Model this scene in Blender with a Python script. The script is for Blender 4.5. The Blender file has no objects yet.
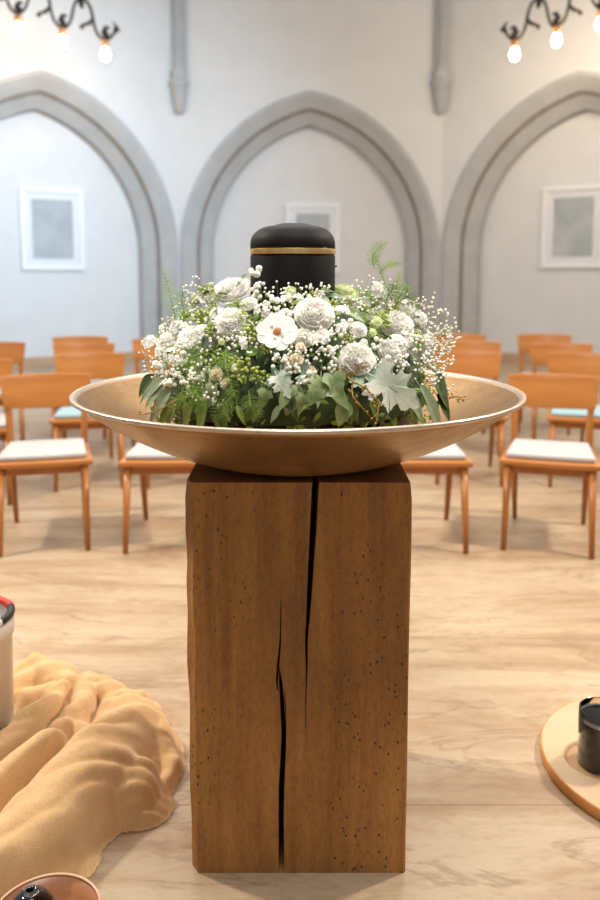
import bpy, bmesh, math, random
from math import sin, cos, pi, sqrt, radians, tan, atan2, exp
from mathutils import Vector, Matrix, Quaternion, noise
S = bpy.context.scene
C = S.collection
rnd = random.Random(7)

# ------------------------------------------------------------------ camera model
H = 1.28; FPX = 800.0; YH = 276.0; PITCH = radians(6.0)
CY = YH + FPX * tan(PITCH)
cd = bpy.data.cameras.new('camera'); cam = bpy.data.objects.new('camera', cd); C.objects.link(cam)
cam.location = (0, 0, H); cam.rotation_euler = (radians(90) - PITCH, 0, 0)
cd.sensor_fit = 'VERTICAL'; cd.sensor_height = 36.0; cd.lens = 36.0 * FPX / 900.0
cd.shift_y = (CY - 450.0) / 900.0
cd.clip_start = .05; cd.clip_end = 100
cd.dof.use_dof = True; cd.dof.focus_distance = 1.62; cd.dof.aperture_fstop = 2.6
S.camera = cam
_F = Vector((0, cos(PITCH), -sin(PITCH))); _U = Vector((0, sin(PITCH), cos(PITCH)))
def ray(px, py):
    return _F + Vector((1, 0, 0)) * ((px - 300) / FPX) + _U * ((CY - py) / FPX)
def at_z(px, py, z=0.0):
    r = ray(px, py); t = (z - H) / r.z
    return Vector((0, 0, H)) + r * t
def at_y(px, py, Y):
    r = ray(px, py); return Vector((0, 0, H)) + r * (Y / r.y)

# ------------------------------------------------------------------ materials
def new_mat(name):
    m = bpy.data.materials.new(name); m.use_nodes = True
    nt = m.node_tree; b = nt.nodes['Principled BSDF']
    return m, nt, b
def srgb(r, g, b):
    f = lambda c: (c/255/12.92) if c/255 <= .04045 else ((c/255+.055)/1.055)**2.4
    return (f(r), f(g), f(b), 1)
def N(nt, typ, **kw):
    n = nt.nodes.new(typ)
    for k, v in kw.items():
        if k in n.inputs: n.inputs[k].default_value = v
        else: setattr(n, k, v)
    return n
def coords(nt, scale=(1, 1, 1), loc=(0, 0, 0), rot=(0, 0, 0)):
    tc = nt.nodes.new('ShaderNodeTexCoord'); mp = nt.nodes.new('ShaderNodeMapping')
    mp.inputs['Scale'].default_value = scale; mp.inputs['Location'].default_value = loc; mp.inputs['Rotation'].default_value = rot
    nt.links.new(tc.outputs['Object'], mp.inputs['Vector']); return mp.outputs['Vector']
def ramp(nt, fac, stops):
    r = nt.nodes.new('ShaderNodeValToRGB'); e = r.color_ramp.elements
    while len(e) < len(stops): e.new(.5)
    for i, (p, c) in enumerate(stops): e[i].position = p; e[i].color = c
    nt.links.new(fac, r.inputs['Fac']); return r.outputs['Color']
def mixc(nt, fac, a, b, mode='MIX'):
    m = nt.nodes.new('ShaderNodeMix'); m.data_type = 'RGBA'; m.blend_type = mode
    for i, v in ((0, fac), (6, a), (7, b)):
        if hasattr(v, 'is_linked'): nt.links.new(v, m.inputs[i])
        else: m.inputs[i].default_value = v
    return m.outputs[2]
def bump(nt, b, h, strength=.3, dist=.01):
    n = nt.nodes.new('ShaderNodeBump'); n.inputs['Strength'].default_value = strength; n.inputs['Distance'].default_value = dist
    nt.links.new(h, n.inputs['Height']); nt.links.new(n.outputs['Normal'], b.inputs['Normal'])
def noisy(name, c1, c2, scale=8, rough=.6, stretch=(1, 1, 1), bs=.1, bd=.004, metallic=0, detail=5, sub=0, sheen=0):
    m, nt, b = new_mat(name)
    v = coords(nt, stretch)
    n = N(nt, 'ShaderNodeTexNoise', Scale=scale, Detail=detail, Roughness=.6); nt.links.new(v, n.inputs['Vector'])
    c = ramp(nt, n.outputs['Fac'], [(.3, c1), (.7, c2)])
    nt.links.new(c, b.inputs['Base Color']); b.inputs['Roughness'].default_value = rough; b.inputs['Metallic'].default_value = metallic
    if bs: bump(nt, b, n.outputs['Fac'], bs, bd)
    if sub: b.inputs['Subsurface Weight'].default_value = sub; b.inputs['Subsurface Radius'].default_value = (.01, .01, .008)
    if sheen: b.inputs['Sheen Weight'].default_value = sheen
    return m
def leafy(name, c1, c2, rough=.5, trans=.25, scale=30):
    m, nt, b = new_mat(name)
    v = coords(nt); n = N(nt, 'ShaderNodeTexNoise', Scale=scale, Detail=3); nt.links.new(v, n.inputs['Vector'])
    c = ramp(nt, n.outputs['Fac'], [(.35, c1), (.65, c2)]); nt.links.new(c, b.inputs['Base Color'])
    b.inputs['Roughness'].default_value = rough
    t = nt.nodes.new('ShaderNodeBsdfTranslucent'); nt.links.new(c, t.inputs['Color'])
    mx = nt.nodes.new('ShaderNodeMixShader'); mx.inputs[0].default_value = trans
    nt.links.new(b.outputs[0], mx.inputs[1]); nt.links.new(t.outputs[0], mx.inputs[2])
    nt.links.new(mx.outputs[0], nt.nodes['Material Output'].inputs['Surface'])
    return m

M = {}
M['wall'] = noisy('wall_plaster', srgb(208, 208, 207), srgb(214, 214, 213), 3, .9, bs=.08)
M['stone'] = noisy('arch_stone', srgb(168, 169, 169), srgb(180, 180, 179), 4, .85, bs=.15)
M['stone_groove'] = noisy('arch_groove_dark', srgb(138, 132, 124), srgb(152, 146, 138), 4, .85)  # darker grey-brown tone along the groove of the moulding
M['baseboard'] = noisy('baseboard_wood', srgb(176, 142, 110), srgb(190, 156, 124), 6, .6)
SEAM = at_z(500, 805).y
def floor_mat():
    m, nt, b = new_mat('travertine_floor')
    v = coords(nt, (.45, 2.2, 1)); w = N(nt, 'ShaderNodeTexNoise', Scale=2.2, Detail=8, Roughness=.62, Distortion=.7); nt.links.new(v, w.inputs['Vector'])
    c1 = ramp(nt, w.outputs['Fac'], [(.28, srgb(150, 120, 88)), (.42, srgb(172, 146, 116)), (.56, srgb(184, 162, 133)), (.75, srgb(194, 174, 148))])
    v2 = coords(nt, (.35, 1.6, 1), (3.1, .4, 0), (0, 0, .12)); w2 = N(nt, 'ShaderNodeTexNoise', Scale=2.0, Detail=6, Roughness=.6, Distortion=1.2); nt.links.new(v2, w2.inputs['Vector'])
    vein = ramp(nt, w2.outputs['Fac'], [(.485, (0, 0, 0, 1)), (.5, (1, 1, 1, 1)), (.515, (0, 0, 0, 1))])
    sc = nt.nodes.new('ShaderNodeMath'); sc.operation = 'MULTIPLY'; sc.inputs[1].default_value = .5; nt.links.new(vein, sc.inputs[0])
    c2 = mixc(nt, sc.outputs[0], c1, srgb(132, 104, 76))
    v4 = coords(nt, (1, 2.5, 1)); w4 = N(nt, 'ShaderNodeTexNoise', Scale=22, Detail=6, Roughness=.7); nt.links.new(v4, w4.inputs['Vector'])
    pit = ramp(nt, w4.outputs['Fac'], [(.3, (.72, .72, .72, 1)), (.5, (1, 1, 1, 1))])
    c2 = mixc(nt, .55, c2, pit, 'MULTIPLY')
    v6 = coords(nt, (1.1, 2.6, 1), (7, 2, 0)); w6 = N(nt, 'ShaderNodeTexNoise', Scale=3.4, Detail=9, Roughness=.72, Distortion=.9); nt.links.new(v6, w6.inputs['Vector'])
    blot = ramp(nt, w6.outputs['Fac'], [(.34, (.80, .70, .58, 1)), (.52, (1, 1, 1, 1))]); c2 = mixc(nt, .75, c2, blot, 'MULTIPLY')
    v3 = coords(nt, (1, 1, 1), (.02 + 1.5, -SEAM + 1.8, 0))
    br = N(nt, 'ShaderNodeTexBrick', Scale=1.0, **{'Mortar Size': .0022, 'Brick Width': 3.0, 'Row Height': .9, 'Mortar Smooth': .3})
    br.offset = .5
    br.inputs['Color1'].default_value = (1, 1, 1, 1); br.inputs['Color2'].default_value = (.93, .92, .9, 1); br.inputs['Mortar'].default_value = (.58, .5, .42, 1)
    nt.links.new(v3, br.inputs['Vector'])
    c3 = mixc(nt, 1.0, c2, br.outputs['Color'], 'MULTIPLY')
    nt.links.new(c3, b.inputs['Base Color'])
    r = ramp(nt, w.outputs['Fac'], [(.3, (.5, .5, .5, 1)), (.7, (.36, .36, .36, 1))]); nt.links.new(r, b.inputs['Roughness'])
    bump(nt, b, w4.outputs['Fac'], .05, .003)
    return m
M['floor'] = floor_mat()
def wood(name, c1, c2, c3, axis='Z', scale=1.0, rough=.5, bs=.15, spots=False):
    m, nt, b = new_mat(name)
    st = {'Z': (14, 14, .9), 'X': (.9, 14, 14)}[axis]; st = tuple(s*scale for s in st)
    v = coords(nt, st); n = N(nt, 'ShaderNodeTexNoise', Scale=2.2, Detail=8, Roughness=.6, Distortion=.35); nt.links.new(v, n.inputs['Vector'])
    c = ramp(nt, n.outputs['Fac'], [(.28, c1), (.5, c2), (.74, c3)])
    if spots:
        v1 = coords(nt, (60, 60, 26)); n1 = N(nt, 'ShaderNodeTexNoise', Scale=2.4, Detail=4, Roughness=.7); nt.links.new(v1, n1.inputs['Vector'])
        g = ramp(nt, n1.outputs['Fac'], [(.34, (.5, .47, .44, 1)), (.55, (1, 1, 1, 1))]); c = mixc(nt, .5, c, g, 'MULTIPLY')
        v2 = coords(nt, (70, 70, 44)); vo = N(nt, 'ShaderNodeTexVoronoi', Scale=1.0); nt.links.new(v2, vo.inputs['Vector'])
        v5 = coords(nt, (3.2, 3.2, 2.2), (5, 2, 1)); n5 = N(nt, 'ShaderNodeTexNoise', Scale=1.6, Detail=2); nt.links.new(v5, n5.inputs['Vector'])
        dots = ramp(nt, vo.outputs['Distance'], [(.10, (1, 1, 1, 1)), (.2, (0, 0, 0, 1))])
        msk = ramp(nt, n5.outputs['Fac'], [(.45, (0, 0, 0, 1)), (.6, (1, 1, 1, 1))])
        mm = nt.nodes.new('ShaderNodeMath'); mm.operation = 'MULTIPLY'; nt.links.new(dots, mm.inputs[0]); nt.links.new(msk, mm.inputs[1])
        c = mixc(nt, mm.outputs[0], c, srgb(40, 22, 10))
        v6 = coords(nt, (2, 2, 1.2), (1, 7, 3)); n6 = N(nt, 'ShaderNodeTexNoise', Scale=2.2, Detail=5); nt.links.new(v6, n6.inputs['Vector'])
        st2 = ramp(nt, n6.outputs['Fac'], [(.3, (.70, .66, .62, 1)), (.6, (1, 1, 1, 1))]); c = mixc(nt, .8, c, st2, 'MULTIPLY')
    nt.links.new(c, b.inputs['Base Color']); b.inputs['Roughness'].default_value = rough
    bump(nt, b, n.outputs['Fac'], bs, .003)
    return m
M['oak_block'] = wood('old_oak', srgb(138, 92, 42), srgb(166, 112, 52), srgb(186, 132, 64), 'Z', 1, .7, .35, True)
M['chair_wood'] = wood('chair_beech', srgb(152, 92, 40), srgb(170, 106, 48), srgb(186, 122, 60), 'Z', .5, .35, .03)
M['chair_back'] = wood('chair_plywood', srgb(160, 96, 40), srgb(178, 112, 50), srgb(192, 126, 60), 'X', .5, .32, .02)
M['pad_grey'] = noisy('pad_grey_felt', srgb(170, 168, 166), srgb(192, 190, 187), 120, .95, bs=.3, bd=.002)
M['pad_blue'] = noisy('pad_blue_felt', srgb(146, 176, 182), srgb(164, 192, 198), 120, .95, bs=.3, bd=.002)
M['board'] = wood('board_wood', srgb(188, 156, 118), srgb(198, 168, 132), srgb(206, 180, 148), 'X', .25, .55, .03)
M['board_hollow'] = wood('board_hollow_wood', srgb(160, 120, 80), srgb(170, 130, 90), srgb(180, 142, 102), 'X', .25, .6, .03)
M['board_edge'] = wood('board_edge_wood', srgb(186, 124, 62), srgb(204, 142, 76), srgb(214, 156, 90), 'X', .4, .5, .05)
def bronze(name, c1, c2, rough=.34):
    m, nt, b = new_mat(name)
    v = coords(nt, (1, 1, 1)); n = N(nt, 'ShaderNodeTexNoise', Scale=5, Detail=9, Roughness=.68, Distortion=.6); nt.links.new(v, n.inputs['Vector'])
    n2 = N(nt, 'ShaderNodeTexNoise', Scale=60, Detail=4); nt.links.new(v, n2.inputs['Vector'])
    c = ramp(nt, n.outputs['Fac'], [(.3, c1), (.65, c2)])
    sp = ramp(nt, n2.outputs['Fac'], [(.3, (.6, .55, .5, 1)), (.42, (1, 1, 1, 1))]); c = mixc(nt, .6, c, sp, 'MULTIPLY')
    nt.links.new(c, b.inputs['Base Color']); b.inputs['Metallic'].default_value = .85
    r = ramp(nt, n.outputs['Fac'], [(.3, (rough + .12,)*3 + (1,)), (.7, (rough - .04,)*3 + (1,))]); nt.links.new(r, b.inputs['Roughness'])
    bump(nt, b, n.outputs['Fac'], .05, .004)
    return m
M['bronze'] = bronze('patinated_bronze', srgb(120, 90, 54), srgb(166, 130, 86))
M['bronze_rim'] = bronze('worn_rim_bronze', srgb(186, 166, 146), srgb(208, 190, 172), .3)
def simple(name, col, rough=.5, metallic=0, **kw):
    m, nt, b = new_mat(name); b.inputs['Base Color'].default_value = col; b.inputs['Roughness'].default_value = rough; b.inputs['Metallic'].default_value = metallic
    for k, v in kw.items(): b.inputs[k.replace('_', ' ')].default_value = v
    return m
M['urn'] = noisy('urn_matt_black', srgb(13, 11, 10), srgb(18, 16, 15), 200, .62, bs=.05, bd=.001)
M['urn'].node_tree.nodes['Principled BSDF'].inputs['Specular IOR Level'].default_value = .18
M['gold'] = noisy('brushed_gold', srgb(214, 160, 92), srgb(244, 206, 146), 30, .28, (1, 1, .1), bs=0, metallic=1)
M['iron'] = simple('dark_wrought_iron', srgb(52, 44, 36), .5, .6)
M['socket'] = simple('amber_socket', srgb(190, 130, 76), .4)
m, nt, b = new_mat('lit_bulb'); b.inputs['Emission Color'].default_value = srgb(255, 226, 188); b.inputs['Emission Strength'].default_value = 190; M['bulb'] = m
M['frame'] = simple('white_picture_frame', srgb(228, 229, 230), .5)
M['mount'] = simple('white_mount', srgb(216, 218, 220), .8)
M['print'] = noisy('grey_print', srgb(150, 158, 160), srgb(178, 184, 184), 3, .6, bs=0)
def burlap():
    m, nt, b = new_mat('burlap')
    v = coords(nt, (1, 1, 1)); n = N(nt, 'ShaderNodeTexNoise', Scale=9, Detail=6); nt.links.new(v, n.inputs['Vector'])
    wx = N(nt, 'ShaderNodeTexWave', Scale=70.0, Distortion=.6); wx.bands_direction = 'X'
    wy = N(nt, 'ShaderNodeTexWave', Scale=70.0, Distortion=.6); wy.bands_direction = 'Y'
    nt.links.new(v, wx.inputs['Vector']); nt.links.new(v, wy.inputs['Vector'])
    mx = nt.nodes.new('ShaderNodeMath'); mx.operation = 'MULTIPLY'; nt.links.new(wx.outputs['Fac'], mx.inputs[0]); nt.links.new(wy.outputs['Fac'], mx.inputs[1])
    c = ramp(nt, n.outputs['Fac'], [(.3, srgb(206, 164, 112)), (.7, srgb(226, 186, 134))])
    fn = N(nt, 'ShaderNodeTexNoise', Scale=420.0, Detail=2); nt.links.new(v, fn.inputs['Vector']); g = ramp(nt, fn.outputs['Fac'], [(.35, (.72, .68, .62, 1)), (.6, (1, 1, 1, 1))]); c = mixc(nt, .7, c, g, 'MULTIPLY')
    nt.links.new(c, b.inputs['Base Color']); b.inputs['Roughness'].default_value = .95; b.inputs['Sheen Weight'].default_value = .25
    bump(nt, b, fn.outputs['Fac'], .4, .002); return m
M['burlap'] = burlap()
M['bucket'] = simple('white_enamel', srgb(236, 230, 220), .35)
M['black'] = simple('black_wrap', srgb(34, 32, 30), .5)
M['red'] = simple('red_wrap', srgb(190, 44, 34), .5)
M['white_tape'] = simple('white_wrap', srgb(235, 232, 226), .6)
M['copper'] = noisy('copper_glaze', srgb(166, 108, 70), srgb(184, 126, 86), 14, .35, bs=.03)
M['copper_rim'] = simple('pale_copper_rim', srgb(226, 178, 142), .35)
M['black_glass'] = simple('black_glass', srgb(14, 12, 12), .08, Coat_Weight=1.0)
M['black_wax'] = noisy('black_wax', srgb(9, 8, 8), srgb(18, 16, 15), 60, .8); M['black_wax'].node_tree.nodes['Principled BSDF'].inputs['Specular IOR Level'].default_value = .1
M['wax_plain'] = simple('plain_black_wax', srgb(16, 15, 14), .55, Specular_IOR_Level=.15)
M['wax_edge'] = noisy('dusty_wax_edge', srgb(160, 158, 158), srgb(206, 204, 204), 90, .7, bs=.3)
M['glass'] = simple('clear_glass', (1, 1, 1, 1), .02, Transmission_Weight=1.0, IOR=1.45)
M['dark_base'] = noisy('dark_brown_tray', srgb(52, 30, 18), srgb(74, 44, 26), 12, .45)
M['petal'] = leafy('white_petal', srgb(250, 248, 242), srgb(255, 253, 246), .6, .32, 20)
M['petal_green'] = leafy('greenish_petal', srgb(216, 226, 168), srgb(246, 248, 224), .6, .45, 1.6)
M['petal_cream'] = leafy('cream_petal', srgb(250, 236, 204), srgb(253, 247, 232), .6, .35, 2)
M['berry'] = simple('white_berry', srgb(246, 238, 224), .35, Subsurface_Weight=.2)
M['floret'] = simple('baby_breath_white', srgb(246, 242, 230), .7)
M['stem'] = simple('green_stem', srgb(128, 140, 66), .6)
M['eye'] = noisy('flower_eye', srgb(150, 84, 30), srgb(206, 146, 66), 8, .8)
M['leaf_dark'] = leafy('dark_green_leaf', srgb(50, 72, 34), srgb(82, 106, 52), .35, .15)
M['leaf_mid'] = leafy('mid_green_leaf', srgb(98, 128, 48), srgb(140, 164, 76), .45, .25)
M['leaf_sage'] = leafy('sage_leaf', srgb(124, 140, 108), srgb(154, 166, 130), .45, .2)
M['leaf_fresh'] = leafy('fresh_green', srgb(128, 168, 60), srgb(168, 198, 92), .5, .35)
M['leaf_pale'] = leafy('variegated_leaf', srgb(92, 118, 62), srgb(168, 182, 130), .4, .2, 1.3)
M['leaf_silver'] = leafy('silver_green_leaf', srgb(168, 184, 162), srgb(236, 236, 222), .6, .2, 1.1)
M['leaf_teal'] = leafy('teal_leaf', srgb(84, 112, 88), srgb(160, 184, 156), .55, .2, 1.2)
M['bud_green'] = leafy('lime_bud', srgb(168, 188, 70), srgb(212, 222, 128), .5, .2)
M['twig'] = simple('ochre_twig', srgb(160, 128, 60), .6)
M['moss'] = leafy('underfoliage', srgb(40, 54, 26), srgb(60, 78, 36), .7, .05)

# ------------------------------------------------------------------ mesh helpers
class MB:
    def __init__(s): s.v = []; s.f = []; s.mi = []; s.cur = 0
    def add(s, vs, fs, mat=None):
        o = len(s.v); s.v += [Vector(v) for v in vs]; s.f += [tuple(i + o for i in f) for f in fs]; s.mi += [s.cur if mat is None else mat]*len(fs)
    def box(s, x0, x1, y0, y1, z0, z1, T=None):
        vs = [Vector((x, y, z)) for x in (x0, x1) for y in (y0, y1) for z in (z0, z1)]
        if T: vs = [T @ v for v in vs]
        s.add(vs, [(0,1,3,2),(4,6,7,5),(0,4,5,1),(2,3,7,6),(0,2,6,4),(1,5,7,3)])
    def tube(s, pts, rad, n=8, cap=True, close=False):
        pts = [Vector(p) for p in pts]; k = len(pts)
        if not hasattr(rad, '__len__'): rad = [rad]*k
        vs = []; up = None
        for i, p in enumerate(pts):
            if close: t = pts[(i+1) % k] - pts[i-1]
            else: t = pts[min(i+1, k-1)] - pts[max(i-1, 0)]
            t.normalize()
            if up is None: up = Vector((0, 0, 1)) if abs(t.z) < .9 else Vector((1, 0, 0))
            a = t.cross(up)
            if a.length < 1e-6: a = t.cross(Vector((0, 1, 0)))
            a.normalize(); up = a.cross(t).normalized(); bb = up
            for j in range(n):
                w = 2*pi*j/n; vs.append(p + (a*cos(w) + bb*sin(w))*rad[i])
        fs = []
        for i in range(k if close else k-1):
            i2 = (i+1) % k
            for j in range(n):
                j2 = (j+1) % n; fs.append((i*n+j, i*n+j2, i2*n+j2, i2*n+j))
        if cap and not close: fs += [tuple(range(n))[::-1], tuple((k-1)*n + j for j in range(n))]
        s.add(vs, fs)
    def lathe(s, prof, n=48, cx=0, cy=0):
        vs = []; k = len(prof); idx = []
        for r, z in prof:
            if r < 1e-6: idx.append([len(vs)]*n); vs.append((cx, cy, z))
            else:
                idx.append(list(range(len(vs), len(vs)+n))); vs += [(cx + r*cos(2*pi*j/n), cy + r*sin(2*pi*j/n), z) for j in range(n)]
        fs = []
        for i in range(k-1):
            for j in range(n):
                j2 = (j+1) % n; f = []
                for q in (idx[i][j], idx[i][j2], idx[i+1][j2], idx[i+1][j]):
                    if q not in f: f.append(q)
                if len(f) > 2: fs.append(tuple(f))
        s.add(vs, fs)
    def ball(s, c, r, sub=1, sc=(1, 1, 1)):
        vs, fs = ICO[sub]; c = Vector(c)
        s.add([c + Vector((v.x*r*sc[0], v.y*r*sc[1], v.z*r*sc[2])) for v in vs], fs)
    def mesh(s, name, mats, smooth=True):
        me = bpy.data.meshes.new(name); me.from_pydata([tuple(v) for v in s.v], [], s.f)
        if not isinstance(mats, (list, tuple)): mats = [mats]
        for m in mats: me.materials.append(m)
        me.polygons.foreach_set('material_index', s.mi)
        me.polygons.foreach_set('use_smooth', [smooth]*len(me.polygons)); me.update()
        return me
    def build(s, name, mats, parent=None, smooth=True, bevel=0, fix=True):
        me = s.mesh(name, mats, smooth)
        if fix:
            bm = bmesh.new(); bm.from_mesh(me); bmesh.ops.recalc_face_normals(bm, faces=bm.faces); bm.to_mesh(me); bm.free()
        o = bpy.data.objects.new(name, me); C.objects.link(o)
        if parent: o.parent = parent
        if bevel:
            b = o.modifiers.new('bevel', 'BEVEL'); b.width = bevel; b.segments = 3; b.limit_method = 'ANGLE'; b.angle_limit = radians(35)
        if bevel or (smooth == 'auto'):
            pass
        return o
def ico(sub):
    bm = bmesh.new(); bmesh.ops.create_icosphere(bm, subdivisions=sub, radius=1)
    vs = [v.co.copy() for v in bm.verts]; fs = [tuple(v.index for v in f.verts) for f in bm.faces]; bm.free(); return vs, fs
ICO = {1: ico(1), 2: ico(2), 3: ico(3)}
def sharp(o, ang=35):
    me = o.data
    me.set_sharp_from_angle(angle=radians(ang))
    return o
def tag(o, label=None, cat=None, group=None, kind=None):
    if label: o['label'] = label
    if cat: o['category'] = cat
    if group: o['group'] = group
    if kind: o['kind'] = kind
    return o
def empty(name, loc, rz=0):
    o = bpy.data.objects.new(name, None); C.objects.link(o); o.location = loc; o.rotation_euler = (0, 0, rz); o.empty_display_size = .1
    return o
def children(o): return [c for c in C.objects if c.parent == o]
def copy_tree(o, parent=None):
    c = o.copy(); C.objects.link(c); c.parent = parent
    for ch in children(o): copy_tree(ch, c)
    return c

# ------------------------------------------------------------------ the room
mb = MB(); mb.box(-9, 9, -3, 14, -.1, 0); o = mb.build('floor', M['floor'], smooth=False); tag(o, 'beige travertine floor', kind='structure')
CL = Vector((-1.83, 12.2, 0)); CR = Vector((2.13, 12.2, 0)); WB = 3.96; TH = radians(35)
ARC_HW = 1.95; ARC_R = 2.43; ARC_SP = 1.63
def arch_path(off, n=22):
    """points of the pointed arch moved inwards by off: left jamb foot ... apex ... right jamb foot (u, z)"""
    R = ARC_R - off; e = ARC_R - ARC_HW
    a1 = math.acos(e / R)
    left = [(-ARC_HW + off, 0.0), (-ARC_HW + off, ARC_SP*.5)]
    for i in range(n+1):
        a = a1 * i / n
        left.append((e - R*cos(a), ARC_SP + R*sin(a)))
    right = [(-u, z) for u, z in left[:-1]][::-1]
    return left + right
def bay(name, P0, ang, side):
    T = Matrix.Translation(P0) @ Matrix.Rotation(ang, 4, 'Z')      # local u along wall, +y into the wall
    hw = WB/2; TOP = 7.2
    def at(u, d, z): return T @ Vector((u + hw, d, z))
    path = arch_path(0)
    mb = MB()
    # wall face around the arch
    top = [(u, TOP) for u, z in path]; top[0] = (-hw, 0); 
    n = len(path); vs = []; 
    outer = []
    for i, (u, z) in enumerate(path):
        if i == 0: outer.append((-hw, 0))
        elif i == n-1: outer.append((hw, 0))
        elif i == 1: outer.append((-hw, ARC_SP*.5))
        elif i == n-2: outer.append((hw, ARC_SP*.5))
        else:
            t = (i-2)/(n-5); 
            if t < .3: outer.append((-hw, ARC_SP*.5 + (TOP-ARC_SP*.5)*t/.3))
            elif t > .7: outer.append((hw, ARC_SP*.5 + (TOP-ARC_SP*.5)*(1-t)/.3))
            else: outer.append((-hw + 2*hw*(t-.3)/.4, TOP))
    # make sure the top corners exist
    k1 = min(range(n), key=lambda i: (outer[i][0]+hw)**2 + (outer[i][1]-TOP)**2); outer[k1] = (-hw, TOP)
    k2 = min(range(n), key=lambda i: (outer[i][0]-hw)**2 + (outer[i][1]-TOP)**2); outer[k2] = (hw, TOP)
    for (u, z), (a, b2) in zip(path, outer): vs += [at(u, 0, z), at(a, 0, b2)]
    mb.add(vs, [(2*i, 2*i+2, 2*i+3, 2*i+1) for i in range(n-1)])
    # back of the niche, and its thickness behind
    D = .42
    inner = arch_path(.45)
    vs = [at(u, D, z) for u, z in inner]; c = at(0, D, 1.0); vs.append(c); m2 = len(inner)
    mb.add(vs, [(i, i+1, m2) for i in range(m2-1)] + [(m2-1, 0, m2)])
    w = mb.build('wall_' + name, M['wall'], smooth=False); tag(w, 'plastered apse wall bay with a pointed blind arch, ' + side, kind='structure')
    # moulding
    prof = [(0, 0), (0, -.03), (.05, -.045), (.10, -.02), (.23, .09), (.236, .14), (.25, .15), (.262, .14), (.275, .155), (.39, .25), (.43, .28), (.45, .42)]
    mb = MB(); rows = [arch_path(o_) for o_, d in prof]; L = len(rows[0])
    vs = []
    for (o_, d), row in zip(prof, rows): vs += [at(u, d, z) for u, z in row]
    for i in range(len(prof)-1):
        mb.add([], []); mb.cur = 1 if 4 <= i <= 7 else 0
        base = 0
        if i == 0: mb.v = vs
        for j in range(L-1):
            mb.f.append((i*L+j, i*L+j+1, (i+1)*L+j+1, (i+1)*L+j)); mb.mi.append(mb.cur)
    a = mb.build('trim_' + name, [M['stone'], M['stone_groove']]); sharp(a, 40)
    tag(a, 'moulded grey stone surround of the pointed arch, ' + side, kind='structure')
    mb = MB(); mb.box(-hw + .02, hw - .02, -.0, .03, 0, .12)
    mb = MB()
    mb.box(.46, WB-.46, D-.03, D, 0, .13, T)
    q = mb.build('baseboard_' + name, M['baseboard'], smooth=False); tag(q, 'low brown baseboard inside the arch, ' + side, kind='structure')
    return at, D
ux = Vector((cos(TH), -sin(TH), 0))
atC, DN = bay('back', CL, 0, 'straight behind the bowl')
Lp = CL - Vector((cos(TH), sin(TH), 0))*WB
atL, _ = bay('left', Lp, TH, 'left of the bowl')
atR, _ = bay('right', CR, -TH, 'right of the bowl')
# plain continuing side walls beyond the photograph's edges
for nm, P, ang in (('left_side', Lp, radians(70)), ('right_side', CR + ux*WB, -radians(70))):
    mb = MB(); T = Matrix.Translation(P) @ Matrix.Rotation(ang, 4, 'Z')
    if 'left' in nm: mb.box(-4, 0, 0, .2, 0, 7.2, T)
    else: mb.box(0, 4, 0, .2, 0, 7.2, T)
    w = mb.build('wall_' + nm, M['wall'], smooth=False); tag(w, 'plain plastered side wall', kind='structure')
# vault shafts with corbels at the two corners
for nm, P in (('left_shaft', CL + Vector((.05, -.02, 0))), ('right_shaft', CR + Vector((-.05, -.02, 0)))):
    mb = MB(); y = P.y - .04
    mb.lathe([(0, 3.66), (.05, 3.67), (.075, 3.72), (.11, 3.90), (.125, 4.05), (.15, 4.07), (.15, 4.12), (.12, 4.14), (.115, 4.20), (.13, 4.25), (.10, 4.32), (.07, 4.36), (.07, 7.2)], 20, P.x, y)
    for dx in (-.075, .075): mb.tube([(P.x+dx, y+.02, 4.26), (P.x+dx, y+.02, 7.2)], .035, 10)
    w = mb.build('trim_' + nm, M['stone']); sharp(w, 50); tag(w, 'slender vault shaft ending in a corbel', kind='structure')
# framed pictures
def picture(at, u, z, w, h, label, inner=.10):
    hw = WB/2
    def fr(uu, d, zz): return at(uu, d, zz)
    r = empty('framed_picture', at(u, DN, z))
    inv = Matrix.Translation(at(u, DN, z)).inverted()
    def P(name, mat, boxes):
        mb = MB()
        for (u0, u1, d0, d1, z0, z1) in boxes:
            vs = [inv @ at(a, d, c) for a in (u0, u1) for d in (d0, d1) for c in (z0, z1)]
            mb.add(vs, [(0,1,3,2),(4,6,7,5),(0,4,5,1),(2,3,7,6),(0,2,6,4),(1,5,7,3)])
        return mb.build(name, mat, r, False)
    f = .06; x0, x1, z0, z1 = u-w/2, u+w/2, z-h/2, z+h/2; d0, d1 = DN-.05, DN
    P('frame', M['frame'], [(x0, x1, d0, d1, z0, z0+f), (x0, x1, d0, d1, z1-f, z1), (x0, x0+f, d0, d1, z0+f, z1-f), (x1-f, x1, d0, d1, z0+f, z1-f)])
    P('mount', M['mount'], [(x0+f, x1-f, DN-.03, DN-.01, z0+f, z1-f)])
    i = f + inner
    P('print', M['print'], [(x0+i, x1-i, DN-.034, DN-.03, z0+i, z1-i)])
    tag(r, label, 'picture', 'framed pictures in the arches'); return r
picture(atL, .20, 1.94, .90, 1.15, 'white framed grey print hanging in the left arch')
picture(atC, .05, 1.86, .84, 1.08, 'white framed grey print in the middle arch, half hidden behind the urn')
picture(atR, -.135, 1.97, .88, 1.15, 'white framed grey print hanging in the right arch')

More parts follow.
